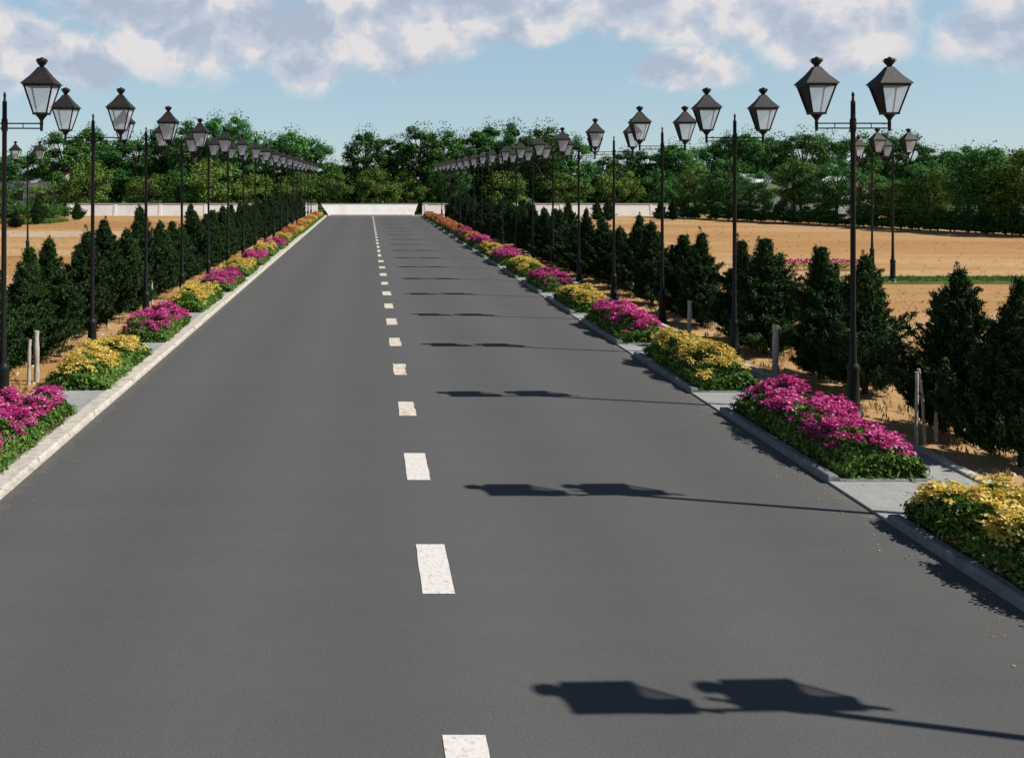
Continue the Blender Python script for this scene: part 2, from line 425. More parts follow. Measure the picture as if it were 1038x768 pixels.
for side in (1, -1):
    for k in range(-1 if side == 1 else 0, nb):
        y0 = (.0033 + .00138*k)*K
        if y0 + BL > ROAD_END-.3: break
        X = (1.722*H if side == 1 else -1.375*H)
        zb = .03 if side == 1 else .045
        colr = order(k)
        if side == -1 and k >= 7: colr = 'yellow' if k % 2 else ('orange' if k > 9 else 'magenta')
        t = empty('flower_bed', (X+R.uniform(-.02, .02), y0, zb))
        t.scale = (R.uniform(1.0, 1.12), R.uniform(.94, 1.03), R.uniform(.92, 1.12)); t.rotation_euler = (0, 0, R.uniform(-.02, .02))
        if side == -1: t.scale[1] *= .95; t.scale[2] *= .92
        fol, fl = bed_kinds[colr][((k+2)//2 + (0 if side == 1 else 1)) % 3]
        link('foliage', fol, None, t); link('blossoms', fl, None, t); link('soil', soil_me, None, t)
        pos = k+2 if side == 1 else k+1
        tag(t, '%s flower bed, %s from the camera on the %s side of the road' % (
            {'magenta': 'magenta', 'yellow': 'golden yellow', 'orange': 'orange'}[colr], ordinal(pos), 'right' if side == 1 else 'left'),
            'flower bed', 'flower beds along the road kerbs')
        if side == 1:   # raised kerb round the bed's road side, rounded corners
            xa = XR-.005; xb = X-BW/2-.0
            ya, yb = y0-.10, y0+BL+.10
            segs = max(2, int((yb-ya)/.95)); st_ = (yb-ya)/segs
            for q in range(segs):
                a0, a1 = ya+q*st_+.004, ya+(q+1)*st_-.004
                kb.box(xa, xa+.11, a0, a1, -.05, .085+rr.uniform(-.006, .006), .025)
            kb.box(xa+.112, X+BW/2+.05, ya, ya+.085, -.05, .040, .012)
            kb.box(xa+.112, X+BW/2+.05, yb-.085, yb, -.05, .040, .012)
tag(kb.build('kerb', M['kerb_grey']), kind='structure')

# ------------------------------------------------------------------ street lamps
LW = .066*H          # half width of a lantern at the eaves
ARM = .160*H
def lantern_parts(parent, x, shade_panel=True):
    z0 = 1.262*H; zb = 1.300*H; ze = 1.424*H; zr = 1.500*H; zt = 1.545*H
    wb = LW*.42; we = LW*.93; t = .012
    f = MB()
    f.lathe([(.0, z0-.045), (.022, z0-.04), (.026, z0), (.020, z0+.02), (.036, z0+.05), (wb*.95, zb-.015), (wb*1.12, zb)], x, 0, 8)
    f.box(x-wb-.012, x+wb+.012, -wb-.012, wb+.012, zb-.012, zb+.014)
    for sx in (-1, 1):
        for sy in (-1, 1):
            f.tube([(x+sx*wb, sy*wb, zb), (x+sx*we, sy*we, ze)], [t, t], 4)
    for s_ in (-1, 1):
        f.box(x-we-t, x+we+t, s_*we-t, s_*we+t, ze-.022, ze+.004)
        f.box(x+s_*we-t, x+s_*we+t, -we+t+.001, we-t-.001, ze-.022, ze+.004)
    SY = lambda m_: setattr(m_, 'v', [(a, b_*.8, c_) for a, b_, c_ in m_.v])
    SY(f); lf = f.build('lantern', M['metal'], parent)
    # opal panes (front, back, right) set just inside the frame
    g = MB(); i = .004
    def pane(ax, sgn):
        a, c = wb-i, we-i
        if ax == 'y': q = [(x-a, sgn*a, zb+.014), (x+a, sgn*a, zb+.014), (x+c, sgn*c, ze-.002), (x-c, sgn*c, ze-.002)]
        else: q = [(x+sgn*a, -a, zb+.014), (x+sgn*a, a, zb+.014), (x+sgn*c, c, ze-.002), (x+sgn*c, -c, ze-.002)]
        return q
    for ax, s_ in (('y', -1), ('y', 1), ('x', 1)) + ((() if shade_panel else (('x', -1),))):
        g.add(pane(ax, s_), [(0, 1, 2, 3)])
    SY(g); gl = g.build('glass', M['glass'], lf)
    if shade_panel:  # black sheet added for the unlit left pane's shade; also blocks the sun
        p = MB(); q = pane('x', -1)
        p.add(q, [(0, 1, 2, 3)]); q2 = [(a+.006, b_, c_) for a, b_, c_ in q]; p.add(q2, [(3, 2, 1, 0)])
        SY(p); p.build('shade_side_panel', M['metal'], lf)
    # flared four-sided roof
    r = MB(); e = LW*1.10
    rings = []
    for tt, ww in ((0, 1.0), (.06, .98), (.25, .80), (.5, .56), (.75, .37), (1, .20)):
        w = e*ww; z = ze+.006+(zr-ze)*tt; rings.append((x-w, x+w, -w, w, z))
    r.prof(rings); SY(r); rf = r.build('lantern_roof', M['roofmetal'], lf)
    c = MB(); c.lathe([(.0, zr), (.032, zr+.001), (.034, zr+.03), (.05, zr+.045), (.064, zr+.065), (.070, zt-.04), (.060, zt-.018), (.026, zt-.012), (.014, zt), (.0, zt+.004)], x, 0, 10)
    for k_ in range(4):   # small cresting scrolls round the cap
        an = math.pi/4+k_*math.pi/2
        c.tube([(x+.05*math.cos(an), .05*math.sin(an), zr+.06), (x+.082*math.cos(an), .082*math.sin(an), zr+.085), (x+.075*math.cos(an), .075*math.sin(an), zr+.115)], [.006, .005, .002], 4)
    c.build('finial', M['metal'], lf)
def make_lamp(shade_panel=True):
    t = empty('street_lamp')
    p = MB()
    p.lathe([(.0, 0), (.125, 0), (.125, .03), (.10, .05), (.085, .10), (.092, .13), (.078, .16), (.070, .55), (.080, .58), (.080, .62), (.058, .66)], 0, 0, 14)
    p.build('base', M['metal'], t)
    p = MB()
    p.lathe([(.052, .655), (.045, .70), (.034, 1.2), (.030, 1.222*H), (.040, 1.226*H), (.040, 1.275*H), (.030, 1.28*H), (.029, 1.352*H), (.018, 1.358*H), (.014, 1.372*H), (.020, 1.380*H), (.012, 1.392*H), (0, 1.396*H)], 0, 0, 12)
    p.build('pole', M['metal'], t)
    a = MB()
    for z in (1.237*H, 1.258*H):
        a.tube([(-ARM, 0, z), (-.038, 0, z)], [.010, .010], 6); a.tube([(.038, 0, z), (ARM, 0, z)], [.010, .010], 6)
    for sx in (-1, 1):
        a.tube([(sx*ARM, 0, 1.225*H), (sx*ARM, 0, 1.250*H)], [.018, .022], 8)
        a.tube([(sx*ARM*.5, 0, 1.237*H), (sx*ARM*.5, 0, 1.258*H)], [.006, .006], 5)
    a.build('arm', M['metal'], t)
    for sx in (-1, 1): lantern_parts(t, sx*ARM, shade_panel)
    return t
lamp0 = make_lamp(); lampL = make_lamp(False); used = {'right': False, 'left': False}
spots = []
for k in range(-2, 18):
    spots.append((2.104*H, (.00427+.00138*k)*K, 'right', k+3))
for k in range(0, 18):
    spots.append((-1.575*H, (.00427+.00138*k)*K, 'left', k+1))
for (x, y, sd, n) in spots:
    if y > ROAD_END: continue
    src = lamp0 if sd == 'right' else lampL
    o = copy_tree(src) if used[sd] else src; used[sd] = True
    o.location = (x, y, -.02); o.rotation_euler = (R.uniform(-.006, .006), R.uniform(-.007, .007), R.uniform(-.04, .04)); o.scale = (1, 1, 1)
    if sd == 'right' and n == 2: o.location = (x+.36, y-.27, -.02); o.scale = (1, 1, 1.08)
    if sd == 'right' and n == 1: o.location = (x-.04, y+.08, -.02)
    vis = n-2 if sd == 'right' else n
    if vis <= 0: lab = 'black twin-lantern street lamp out of view, its shadow crossing the road %s' % ('nearest' if n == 1 else 'second nearest')
    else: lab = 'black twin-lantern street lamp, %s from the camera in the %s roadside row' % (ordinal(vis), sd)
    tag(o, lab, 'street lamp', 'street lamps along both sides of the road')
for (px, dy, lab) in ((905, 100, 'black twin-lantern lamp standing on the green strip in the right field'),
                      (884, 86, 'black twin-lantern lamp behind the green strip in the right field'),
                      (28, 76, 'black twin-lantern lamp standing alone in the left field')):
    o = copy_tree(lamp0); o.location = (gx(px, dy), gy(dy), -.02); o.rotation_euler = (0, 0, R.uniform(-.06, .06))
    tag(o, lab, 'street lamp', 'street lamps out in the fields')

# ------------------------------------------------------------------ conifers
def make_conifer(seed, ht=2.0, rad=.68, dens=1.0, slim=1.0):
    g = np.random.default_rng(seed)
    Cs, Ns, Ts, Ls = [], [], [], []
    nbch = int(420*dens)
    tips = [(0, 0, 1.0)] + [(.20*math.cos(q)*g.uniform(.6, 1.3), .20*math.sin(q)*g.uniform(.6, 1.3), g.uniform(.72, .90)) for q in g.uniform(0, 6.28, 3)]
    lob = g.uniform(0, 6.28, 4)
    for i in range(nbch):
        z = (g.uniform(0.03, 1)**1.12)*.97
        az = g.uniform(0, 6.283)
        tp_ = tips[0] if g.random() < .62 else tips[g.integers(1, len(tips))]
        hs_ = tp_[2]
        prof = rad*slim*(.80 if tp_[2] == 1.0 else .62)*(1-z)**.92*(1+.22*math.sin(z*15+lob[0]))*(1+.18*math.sin(2*az+lob[1]+z*4)+.14*math.sin(3*az+lob[2]))*1.28
        prof = max(.045, prof)
        if z < .12: prof *= .72+z*2.3
        if z > .6: prof *= 1-(z-.6)*.9
        ln = prof*(g.uniform(.62, 1.08) if g.random() < .8 else g.uniform(1.05, 1.36))
        d = np.array([math.cos(az), math.sin(az), 0.])
        rise = g.uniform(.15, .6)*ln + .05
        z0 = .12 + z*(ht*hs_*1.03-.14)
        m_ = int(50+140*min(1, ln/.5))
        t = g.uniform(.35, 1.0, m_)**.8
        c = d*ln*t[:, None]; c[:, 2] = z0 - .08 + rise*t**1.6
        spread = .055*(1.35-t)[:, None]
        c[:, 0] += tp_[0]; c[:, 1] += tp_[1]
        c = c + g.normal(0, 1, (m_, 3))*spread*np.array([1, 1, .8])
        dirn = d*.8 + np.array([0, 0, .75]) + g.normal(0, .5, (m_, 3))
        Cs.append(c); Ts.append(dirn); Ns.append(g.normal(0, 1, (m_, 3)) + d*.4)
        Ls.append(g.uniform(.045, .105, m_))
    # leader shoots
    for j in range(g.integers(1, 4)):
        bx, by = g.normal(0, .05, 2); top = ht*g.uniform(.93, 1.06)
        m_ = 130; zz = g.uniform(.72, 1, m_)
        r_ = .11*(1-zz)/.28+.015
        a = g.uniform(0, 6.28, m_)
        Cs.append(np.c_[bx+r_*np.cos(a), by+r_*np.sin(a), zz*top]); Ts.append(np.c_[np.cos(a)*.4, np.sin(a)*.4, np.ones(m_)]); Ns.append(g.normal(0, 1, (m_, 3))); Ls.append(g.uniform(.04, .08, m_))
    # dense inner shade foliage
    m_ = int(4200*dens); z = g.uniform(.04, .95, m_); a = g.uniform(0, 6.28, m_)
    r_ = rad*slim*.62*(1-z)**.8*np.sqrt(g.uniform(0, 1, m_))
    Cs.append(np.c_[r_*np.cos(a), r_*np.sin(a), .1+z*(ht-.2)]); Ts.append(g.normal(0, 1, (m_, 3))); Ns.append(g.normal(0, 1, (m_, 3))); Ls.append(g.uniform(.08, .14, m_))
    C = np.concatenate(Cs); C[:, 2] = np.maximum(C[:, 2], .04)
    L = np.concatenate(Ls)
    me = leaf_mesh('foliage', C, np.concatenate(Ns), L, L*.24, np.concatenate(Ts))
    me.materials.append(M['conifer'])
    tb = MB(); tb.tube([(0, 0, -.05), (0, .0, .15), (.01, .01, ht*.45), (0, 0, ht*.92)], [.055, .042, .028, .006], 8)
    for i in range(14):
        z = g.uniform(.12, .75)*ht; az = g.uniform(0, 6.28); ln = rad*.7*(1-z/ht)
        tb.tube([(0, 0, z), (math.cos(az)*ln, math.sin(az)*ln, z+ln*.3)], [.012, .004], 4)
    tm = tb.mesh('trunk'); tm.materials.append(M['bark'])
    return me, tm
con = [make_conifer(20+i, 2.0, .70+.04*(i % 3), 1.0, (1, .9, 1.08, .85, 1.0)[i]) for i in range(5)]
# (photo px of the tip, dist dy, height factor) for the nearest ones; then rows
def conifer(x, y, hf, wf, lab, group, v=None):
    t = empty('conifer_tree', (x, y, -.03), R.uniform(0, 6.28))
    t.scale = (wf, wf, hf)
    fo, tr = con[R.randrange(5) if v is None else v]
    link('trunk', tr, None, t); link('foliage', fo, None, t)
    tag(t, lab, 'conifer', group); return t
def row(side, Xb, inv_list, rowname, maxinv=.0272):
    n = 0
    for inv, dx, hf in inv_list:
        n += 1
        wf = R.uniform(.88, 1.12) if Xb > 0 else R.uniform(.84, 1.06)
        if Xb > 0 and n <= 4: wf *= .84
        conifer(side*0 + Xb + dx, inv*K, hf, wf, 'dark green conifer, %s from the camera in the %s' % (ordinal(n), rowname), 'conifers planted along the road')
right = [(.0035, -.05, 1.0), (.0039, .0, 1.0), (.0047, .1, .99), (.00505, -.05, 1.02), (.0058, .0, 1.02), (.00625, .1, .98), (.0069, .0, 1.0), (.0074, .1, .92), (.0081, .0, 1.02)]
inv = .0087
while inv < .0272: right.append((inv, R.uniform(-.2, .2), R.uniform(.78, 1.08))); inv += R.uniform(.00048, .00066)
row(1, 2.34*H, right, 'right roadside row')
right2 = []; inv = .0112
while inv < .0272: right2.append((inv, R.uniform(-.2, .2), R.uniform(.85, 1.18))); inv += R.uniform(.0007, .0011)
row(1, 2.72*H, right2, 'outer row behind the right roadside row')
left = [(.0042, -.02, 1.02), (.0050, -.05, .93), (.0055, .05, .97), (.0060, -.1, 1.0), (.0067, .0, 1.03), (.0072, -.05, 1.1), (.0078, .02, .95), (.0084, -.1, 1.2), (.0090, .05, .97)]
inv = .0096
while inv < .0272: left.append((inv, R.uniform(-.2, .2), R.uniform(.76, 1.04))); inv += R.uniform(.00048, .00066)
row(-1, -1.90*H, left, 'left roadside row')
left2 = []; inv = .0125
while inv < .0272: left2.append((inv, R.uniform(-.2, .2), R.uniform(.8, 1.12))); inv += R.uniform(.0008, .0012)
row(-1, -2.22*H, left2, 'outer row behind the left roadside row')
for px, dy, hf, lab in ((78, 39, .72, 'small conifer standing alone in front of the left end of the white wall'),
                        (38, 43, 1.0, 'dark conifer alone in the far left field'),
                        (16, 47, .62, 'small dark shrubby conifer at the far left of the left field'),
                        (605, 40, .85, 'dark conifer in the right field before the white wall, left of a pair'),
                        (616, 40, .95, 'dark conifer in the right field before the white wall, right of a pair'),
                        (670, 39, .8, 'dark conifer in the right field before the right end of the white wall'),
                        (682, 39, .88, 'dark conifer at the right end of the white wall')):
    conifer(gx(px, dy), gy(dy), hf*1.0, .75, lab, 'conifers standing out in the fields')

# tree stakes
def stake(px, dy, hpx, w, lean, lab, cat='stake', grp='pale wooden stakes beside the conifers'):
    h = hpx/dy*H; x = gx(px, dy); y = gy(dy)
    b = MB(); n = 6
    pts = [(lean*(i/n)**2*h, .01*math.sin(i), h*i/n) for i in range(n+1)]
    b.tube(pts, [w*(1+.12*math.sin(i*2.1)) for i in range(n+1)], 7)
    o = b.build('wooden_stake', M['stake'], None, (x, y, -.03))
    tag(o, lab, cat, grp)
stake(929, 266, 76, .019, .0, 'slim pale stake right of the nearest right lamp, leftmost of three')
stake(937, 263, 76, .017, -.08, 'slim bowed stake, middle one of three right of the nearest right lamp')
stake(949, 262, 72, .021, .01, 'straight pale stake, rightmost of three right of the nearest right lamp')
stake(786, 199, 56, .050, .0, 'thick weathered stake between the first two right lamps')
stake(699, 157, 38, .042, .0, 'short pale stake left of the second right lamp')
stake(641, 117, 22, .03, .02, 'thin pale stake beside the third right lamp')
stake(37, 201, 52, .042, .0, 'thick pale stake behind the nearest left magenta bed, right of a pair')
stake(29, 204, 46, .028, .03, 'slim pale stake behind the nearest left magenta bed, left of a pair')
stake(109, 146, 26, .03, .0, 'short stake behind the left yellow bed, right of the second left lamp')
stake(154, 124, 24, .026, .0, 'slim stake beside the third left lamp')

# ------------------------------------------------------------------ broadleaf trees
def make_tree(seed, ht, rx, z0, nclump, nleaf, leaf, mt, spread=.55, thin_top=False):
    g = np.random.default_rng(seed)
    cz = (ht+z0)/2; hz = (ht-z0)/2
    Cs, Ns = [], []
    cl = []
    for i in range(nclump):
        while True:
            p = g.uniform(-1, 1, 3)
            q = np.linalg.norm(p)
            if .25 < q < 1: break
        p = p/q*(q**.45)
        ww = 1.05 if p[2] < .1 else 1.25
        if p[2] > .1: p[2] = .1 + (p[2]-.1)*g.uniform(.8, 1.12)
        c = np.array([p[0]*rx*ww*.86, p[1]*rx*ww*.86, cz + p[2]*hz*.88])
        cl.append(c)
        m_ = int(nleaf/nclump*g.uniform(.5, 1.5)); s = spread*g.uniform(.6, 1.3)
        v = g.normal(0, 1, (m_, 3)); v /= np.linalg.norm(v, axis=1, keepdims=True)
        rad = s*g.uniform(.25, 1.15, (m_, 1))**.6
        q_ = c + v*rad*np.array([1.1, 1.1, .72]); Cs.append(q_); Ns.append(v + np.array([0, 0, .5]) + g.normal(0, .5, (m_, 3)))
    # loose twigs at the rim
    m_ = int(nleaf*.08); v = g.normal(0, 1, (m_, 3)); v /= np.linalg.norm(v, axis=1, keepdims=True)
    q_ = np.array([0, 0, cz]) + v*np.array([rx, rx, hz])*g.uniform(.8, 1.1, (m_, 1)); Cs.append(q_); Ns.append(g.normal(0, 1, (m_, 3)))
    C = np.concatenate(Cs); C[:, 2] = np.maximum(C[:, 2], .15)
    L = g.uniform(.7, 1.35, len(C))*leaf
    me = leaf_mesh('crown', C, np.concatenate(Ns), L, L*.6); me.materials.append(mt)
    tb = MB(); tr = .03*ht
    tb.tube([(0, 0, -.1), (.05, 0, ht*.2), (-.05, .08, ht*.5), (0, 0, ht*.86)], [tr, tr*.75, tr*.45, tr*.1], 8)
    for c in cl[::2]:
        zb = max(z0*.8, min(c[2]*.62, ht*.6))
        tb.tube([(0, 0, zb), (c[0]*.5, c[1]*.5, (zb+c[2])/2+.1), tuple(c)], [tr*.3, tr*.2, tr*.05], 5)
    tm = tb.mesh('trunk'); tm.materials.append(M['bark'])
    return me, tm
tall = [make_tree(40+i, 9.0, 1.75+.2*(i % 3), .6, 74, 15000, .19, M['tree_dark' if i % 2 == 0 else 'tree_mid'], .60) for i in range(6)]
bush = [make_tree(60+i, 4.2, 1.75, .15, 30, 6500, .15, M['tree_mid' if i == 3 else 'tree_light'], .55) for i in range(4)]
young = [make_tree(70+i, 5.0, 1.3, 1.2, 26, 6000, .13, M['tree_mid' if i % 2 == 0 else 'tree_light'], .45) for i in range(4)]
shrub = [make_tree(80+i, 1.7, .65, .02, 18, 4200, .09, M['tree_dark'], .28) for i in range(3)]

def tree(name, protos, x, y, sx, sz, lab, cat, group, v=None):
    t = empty(name, (x, y, -.03), R.uniform(0, 6.28)); t.scale = (sx, sx, sz)
    cr, tr = protos[R.randrange(len(protos)) if v is None else v]
    link('trunk', tr, None, t); link('crown', cr, None, t)
    return tag(t, lab, cat, group)
prof = [(-90, 150), (0, 152), (22, 150), (45, 136), (70, 130), (88, 124), (120, 132), (150, 125), (190, 117), (232, 112), (255, 116), (268, 133), (300, 132), (320, 142), (327, 166), (342, 166), (350, 134), (375, 132), (398, 138), (408, 156), (424, 130), (440, 124), (470, 130), (483, 138), (492, 127), (540, 122), (562, 128), (585, 144), (605, 158), (640, 150), (672, 152), (690, 143), (720, 140), (760, 131), (800, 134), (860, 134), (900, 134), (935, 139), (955, 156), (985, 153), (1010, 151), (1040, 152), (1200, 150)]
cnt = {}
def place(what, px, where):
    side = 'past the left edge of the view' if px < -12 else ('past the right edge of the view' if px > 1050 else '')
    key = (what, side); cnt[key] = cnt.get(key, 0)+1
    if side: return '%s %s, %s of those hidden there' % (what, side, ordinal(cnt[key]))
    return '%s, %s from the left %s' % (what, ordinal(cnt[key]), where)
def topy(px):
    for (a, ya), (b_, yb) in zip(prof, prof[1:]):
        if a <= px <= b_: return ya+(yb-ya)*(px-a)/(b_-a)
    return 150
# front layer
px = -86.0; n = 0
while px < 1130:
    Y = 91+R.uniform(-2.5, 4)
    x = (px-VX)/F*Y; h = H + (VY-topy(px))/F*Y + (R.uniform(0, .7) if px > 255 else R.uniform(-.7, .2))
    tree('broadleaf_tree', tall, x, Y, R.uniform(.9, 1.15), h/9.15, place('tall tree', px, 'in the front line of the belt'), 'tree', 'tall trees of the belt beyond the wall')
    px += R.uniform(21, 31)
# back layer
px = -80.0; n = 0
while px < 1130:
    Y = 102+R.uniform(-3, 5)
    x = (px-VX)/F*Y; h = H + (VY-topy(px)-28)/F*Y + R.uniform(-1, .4)
    tree('broadleaf_tree', tall, x, Y, R.uniform(1.1, 1.5), h/9.15, place('tall half hidden tree', px, 'in the back line of the belt'), 'tree', 'trees at the back of the belt')
    px += R.uniform(30, 44)
# light green bushes in front of the belt
px = -80.0; n = 0
while px < 700:
    Y = 86.6+R.uniform(-.7, .9)
    x = (px-VX)/F*Y; h = R.choice([3.6, 4.0, 4.4, 4.9, 5.3])*R.uniform(.92, 1.08)
    if px < 70: h = min(h, 3.1)
    tree('leafy_bush', bush, x, Y, R.uniform(.9, 1.25), h/4.3, place('light green bush', px, 'behind the white wall'), 'bush', 'light green bushes at the foot of the tree belt')
    px += R.uniform(30, 62)
# diagonal edge of the right field : young trees and dark hedge shrubs in front
n = 0; L_ = 24
for i in range(L_):
    t = max(0.0, (i+R.uniform(-.25, .25))/(L_-1))
    dy = 37 + (59-37)*t**1.15; pxx = 690 + 420*t
    n += 1
    tree('young_tree', young, gx(pxx, dy)+.6, gy(dy)+R.uniform(1.2, 2.4), R.uniform(.85, 1.15), R.uniform(.58, 1.0)*(1+.16*t), 'slender young tree along the right field edge, %s from the left' % ordinal(n), 'tree', 'young trees edging the right field')
n = 0; L_ = 46
for i in range(L_):
    t = max(0.0, (i+R.uniform(-.3, .3))/(L_-1))
    dy = 37 + (59-37)*t**1.15; pxx = 690 + 420*t
    n += 1
    tree('dark_shrub', shrub, gx(pxx, dy), gy(dy), R.uniform(.9, 1.2), R.uniform(.6, .95), 'low dark shrub in the hedge edging the right field, %s from the left' % ordinal(n), 'shrub', 'hedge shrubs edging the right field')
n = 0
for px in (-30, -22, -12, -3, 5, 13, 21, 30, 40, 48, 57, 65):
    dy = 37+R.uniform(-1, 3); n += 1
    tree('dark_shrub', shrub, gx(px, dy), gy(dy), R.uniform(.9, 1.3), R.uniform(.6, 1.1), 'low dark shrub left of the white wall end, %s from the left' % ordinal(n), 'shrub', 'shrubs at the far side of the left field')

# ------------------------------------------------------------------ walls
def wall(x0, x1, y, lab, h=1.02):
    t = empty('boundary_wall', ((x0+x1)/2, y, -.03)); w = (x1-x0)/2
    b = MB(); b.prof([(-w, w, -.36, .1, 0), (-w, w, -.08, .1, h)]); b.build('wall', M['wall_white'], t)
    b = MB(); x = -w
    while x < w-.1:
        b.box(x+.004, min(w, x+2.0)-.004, -.14, .14, h+.001, h+.062, .01); x += 2.0
    b.build('coping', M['coping'], t)
    b = MB(); x = -w+.2
    while x < w-.3:
        b.prof([(x, x+.26, -.40, -.34, 0), (x, x+.26, -.12, -.07, h-.003)]); x += 4.0
    b.build('pilasters', M['wall_white'], t)
    tag(t, lab, 'wall', 'low white walls beyond the fields')
yw = gy(34.2)
wall(gx(68, 34.2), gx(322, 34.2), yw, 'low white wall across the back of the left field')
wall(gx(428, 34.2), gx(700, 34.2), yw, 'low white wall across the back of the right field')
# centre wall closing the road, its ends leaning outwards
t = empty('end_wall', (0, ROAD_END+.80, -.03)); b = MB()
x0, x1 = gx(334, 35), gx(419, 35); e0, e1 = gx(325, 35), gx(424, 35)
b.add([(x0, -.75, 0), (x1, -.75, 0), (e1, 0, 1.04), (e0, 0, 1.04), (x0, .3, 0), (x1, .3, 0), (e1, .3, 1.04), (e0, .3, 1.04)], [(0, 1, 2, 3), (5, 4, 7, 6), (4, 0, 3, 7), (1, 5, 6, 2), (3, 2, 6, 7), (0, 4, 5, 1)])
b.build('wall', M['wall_white'], t)
b = MB(); b.box(e0-.03, e1+.03, -.04, .34, 1.042, 1.09, .01); b.build('coping', M['coping'], t)
b = MB(); b.box(x0+.05, x1-.05, -.90, -.76, 0, .16, .02); b.build('plinth', M['kerb_white'], t)
tag(t, 'white wall with flared ends closing off the far end of the road', 'wall')

# long white low buildings glimpsed through the trees
def shed(x0, x1, y, lab):
    t = empty('long_building', ((x0+x1)/2, y, -.03)); w = (x1-x0)/2
    b = MB(); b.box(-w, w, 0, 4, 0, 2.9); b.build('wall', M['wall_white'], t)
    b = MB(); b.add([(-w-.3, -.3, 2.95), (w+.3, -.3, 2.95), (w+.3, 2, 3.75), (-w-.3, 2, 3.75), (-w-.3, 4.3, 2.95), (w+.3, 4.3, 2.95), (-w-.3, -.3, 2.91), (w+.3, -.3, 2.91), (-w-.3, 4.3, 2.91), (w+.3, 4.3, 2.91)],
                  [(0, 1, 2, 3), (3, 2, 5, 4), (6, 7, 1, 0), (4, 5, 9, 8), (0, 3, 4, 8, 6), (1, 7, 9, 5, 2), (6, 8, 9, 7)])
    b.build('roof', M['whiteroof'], t)
    x = -w+.8
    while x < w-1.2:
        b = MB(); b.box(x, x+1.0, -.03, .002, 1.2, 2.2); b.build('window', M['window'], t); x += 2.2
    tag(t, lab, 'building', 'long white buildings among the trees')
shed((762-VX)/F*88.2, (888-VX)/F*88.2, 88.2, 'long low white building half hidden by trees at right')
shed((-20-VX)/F*88.2, (60-VX)/F*88.2, 88.2, 'long low white building half hidden by trees at far left')

# ------------------------------------------------------------------ small growth and strips
def tufts(name, x0, x1, y0, y1, n, mt, hgt, z=-.03, lab=None, seed=0, cat='grass', kind='stuff', mask=None):
    g = np.random.default_rng(seed)
    x = g.uniform(x0, x1, n); y = g.uniform(y0, y1, n)
    m_ = 7
    cxx = np.repeat(x, m_)+g.normal(0, .035, n*m_); cyy = np.repeat(y, m_)+g.normal(0, .035, n*m_)
    L = np.repeat(g.uniform(.5, 1.1, n), m_)*hgt*g.uniform(.6, 1.1, n*m_)
    T = np.c_[g.normal(0, .35, n*m_), g.normal(0, .35, n*m_), np.ones(n*m_)]
    C = np.c_[cxx, cyy, z+L*.45]
    me = leaf_mesh(name, C, g.normal(0, 1, (n*m_, 3))*[1, 1, .1], L, L*.16, T)
    o = link(name, me, mt); tag(o, lab, cat, None, kind); return o
tufts('dry_grass', 6.25, 11.5, 5, 40, 2600, M['dry'], .13, lab='dry straw-coloured grass on the soil beside the right conifers', seed=1)
tufts('dry_grass', -9.5, -4.7, 6, 40, 2200, M['dry'], .13, lab='dry straw-coloured grass on the soil beside the left conifers', seed=2)
tufts('green_grass', gx(872, 100), 40, gy(101), gy(96.5), 2200, M['bed_leaf'], .12, -.022, 'strip of green grass across the right field', 3)
tufts('green_grass', gx(8, 41), gx(62, 41), gy(42.5), gy(40), 2500, M['bed_leaf'], .3, -.03, 'oval patch of green grass in the far left field', 4)
tufts('field_weeds', 9.5, 48, 14, 76, 2600, M['dry'], .09, -.03, 'scattered dry weeds on the bare earth of the right field', 12)
tufts('field_weeds', -40, -8, 16, 76, 1800, M['dry'], .13, -.03, 'scattered dry weeds on the bare earth of the left field', 13)
tufts('green_weeds', 9.5, 30, 14, 26, 160, M['bed_leaf'], .10, -.03, 'sparse green weeds on the bare earth of the right field', 14)
def pebbles(name, x0, x1, y0, y1, n, lab, seed):
    g = np.random.default_rng(seed); b = MB()
    for i in range(n):
        x, y = g.uniform(x0, x1), g.uniform(y0, y1); q = g.uniform(.012, .045)
        vs = [(x+q*math.cos(a)*g.uniform(.7, 1.2), y+q*math.sin(a)*g.uniform(.7, 1.2), -.035) for a in np.arange(6)*math.pi/3]
        vs2 = [(x+(v[0]-x)*.6, y+(v[1]-y)*.6, -.03+q*g.uniform(.5, .8)) for v in vs]
        b.add(vs+vs2, [(j, (j+1) % 6, (j+1) % 6+6, j+6) for j in range(6)]+[(6, 7, 8, 9, 10, 11)])
    tag(b.build(name, M['kerb_white']), lab, 'pebbles', None, 'stuff')
pebbles('pebbles', 6.2, 16, 7, 34, 1100, 'pale pebbles scattered on the soil beyond the right pavement', 5)
pebbles('pebbles', -12, -4.65, 8, 34, 700, 'pale pebbles scattered on the soil beyond the left pavement', 6)
# distant pink flower strip
def strip(x0, x1, y0, y1, n, lab, colr, seed):
    g = np.random.default_rng(seed); t = empty('flower_bed', ((x0+x1)/2, (y0+y1)/2, -.03)); w, d = (x1-x0)/2, (y1-y0)/2
    C = np.c_[g.uniform(-w, w, n), g.uniform(-d, d, n), g.uniform(.05, .3, n)]
    s = g.uniform(.06, .11, n)
    me = leaf_mesh('foliage', C, g.normal(0, .6, (n, 3))+[0, 0, 1], s, s*.5); me.materials.append(M['bed_leaf']); link('foliage', me, None, t)
    C = np.c_[g.uniform(-w, w, n), g.uniform(-d, d, n), g.uniform(.26, .36, n)]
    me = leaf_mesh('blossoms', C, g.normal(0, .5, (n, 3))+[0, 0, 1], s, s*.8); me.materials.append(M[colr]); link('blossoms', me, None, t)
    tag(t, lab, 'flower bed')
strip(gx(765, 88), gx(872, 88), gy(90), gy(88), 700, 'long pink flower bed out in the right field', 'magenta', 9)
strip(gx(150, 58), gx(196, 58), gy(59), gy(57), 900, 'small orange flower bed in the left field behind the conifers', 'orange', 10)

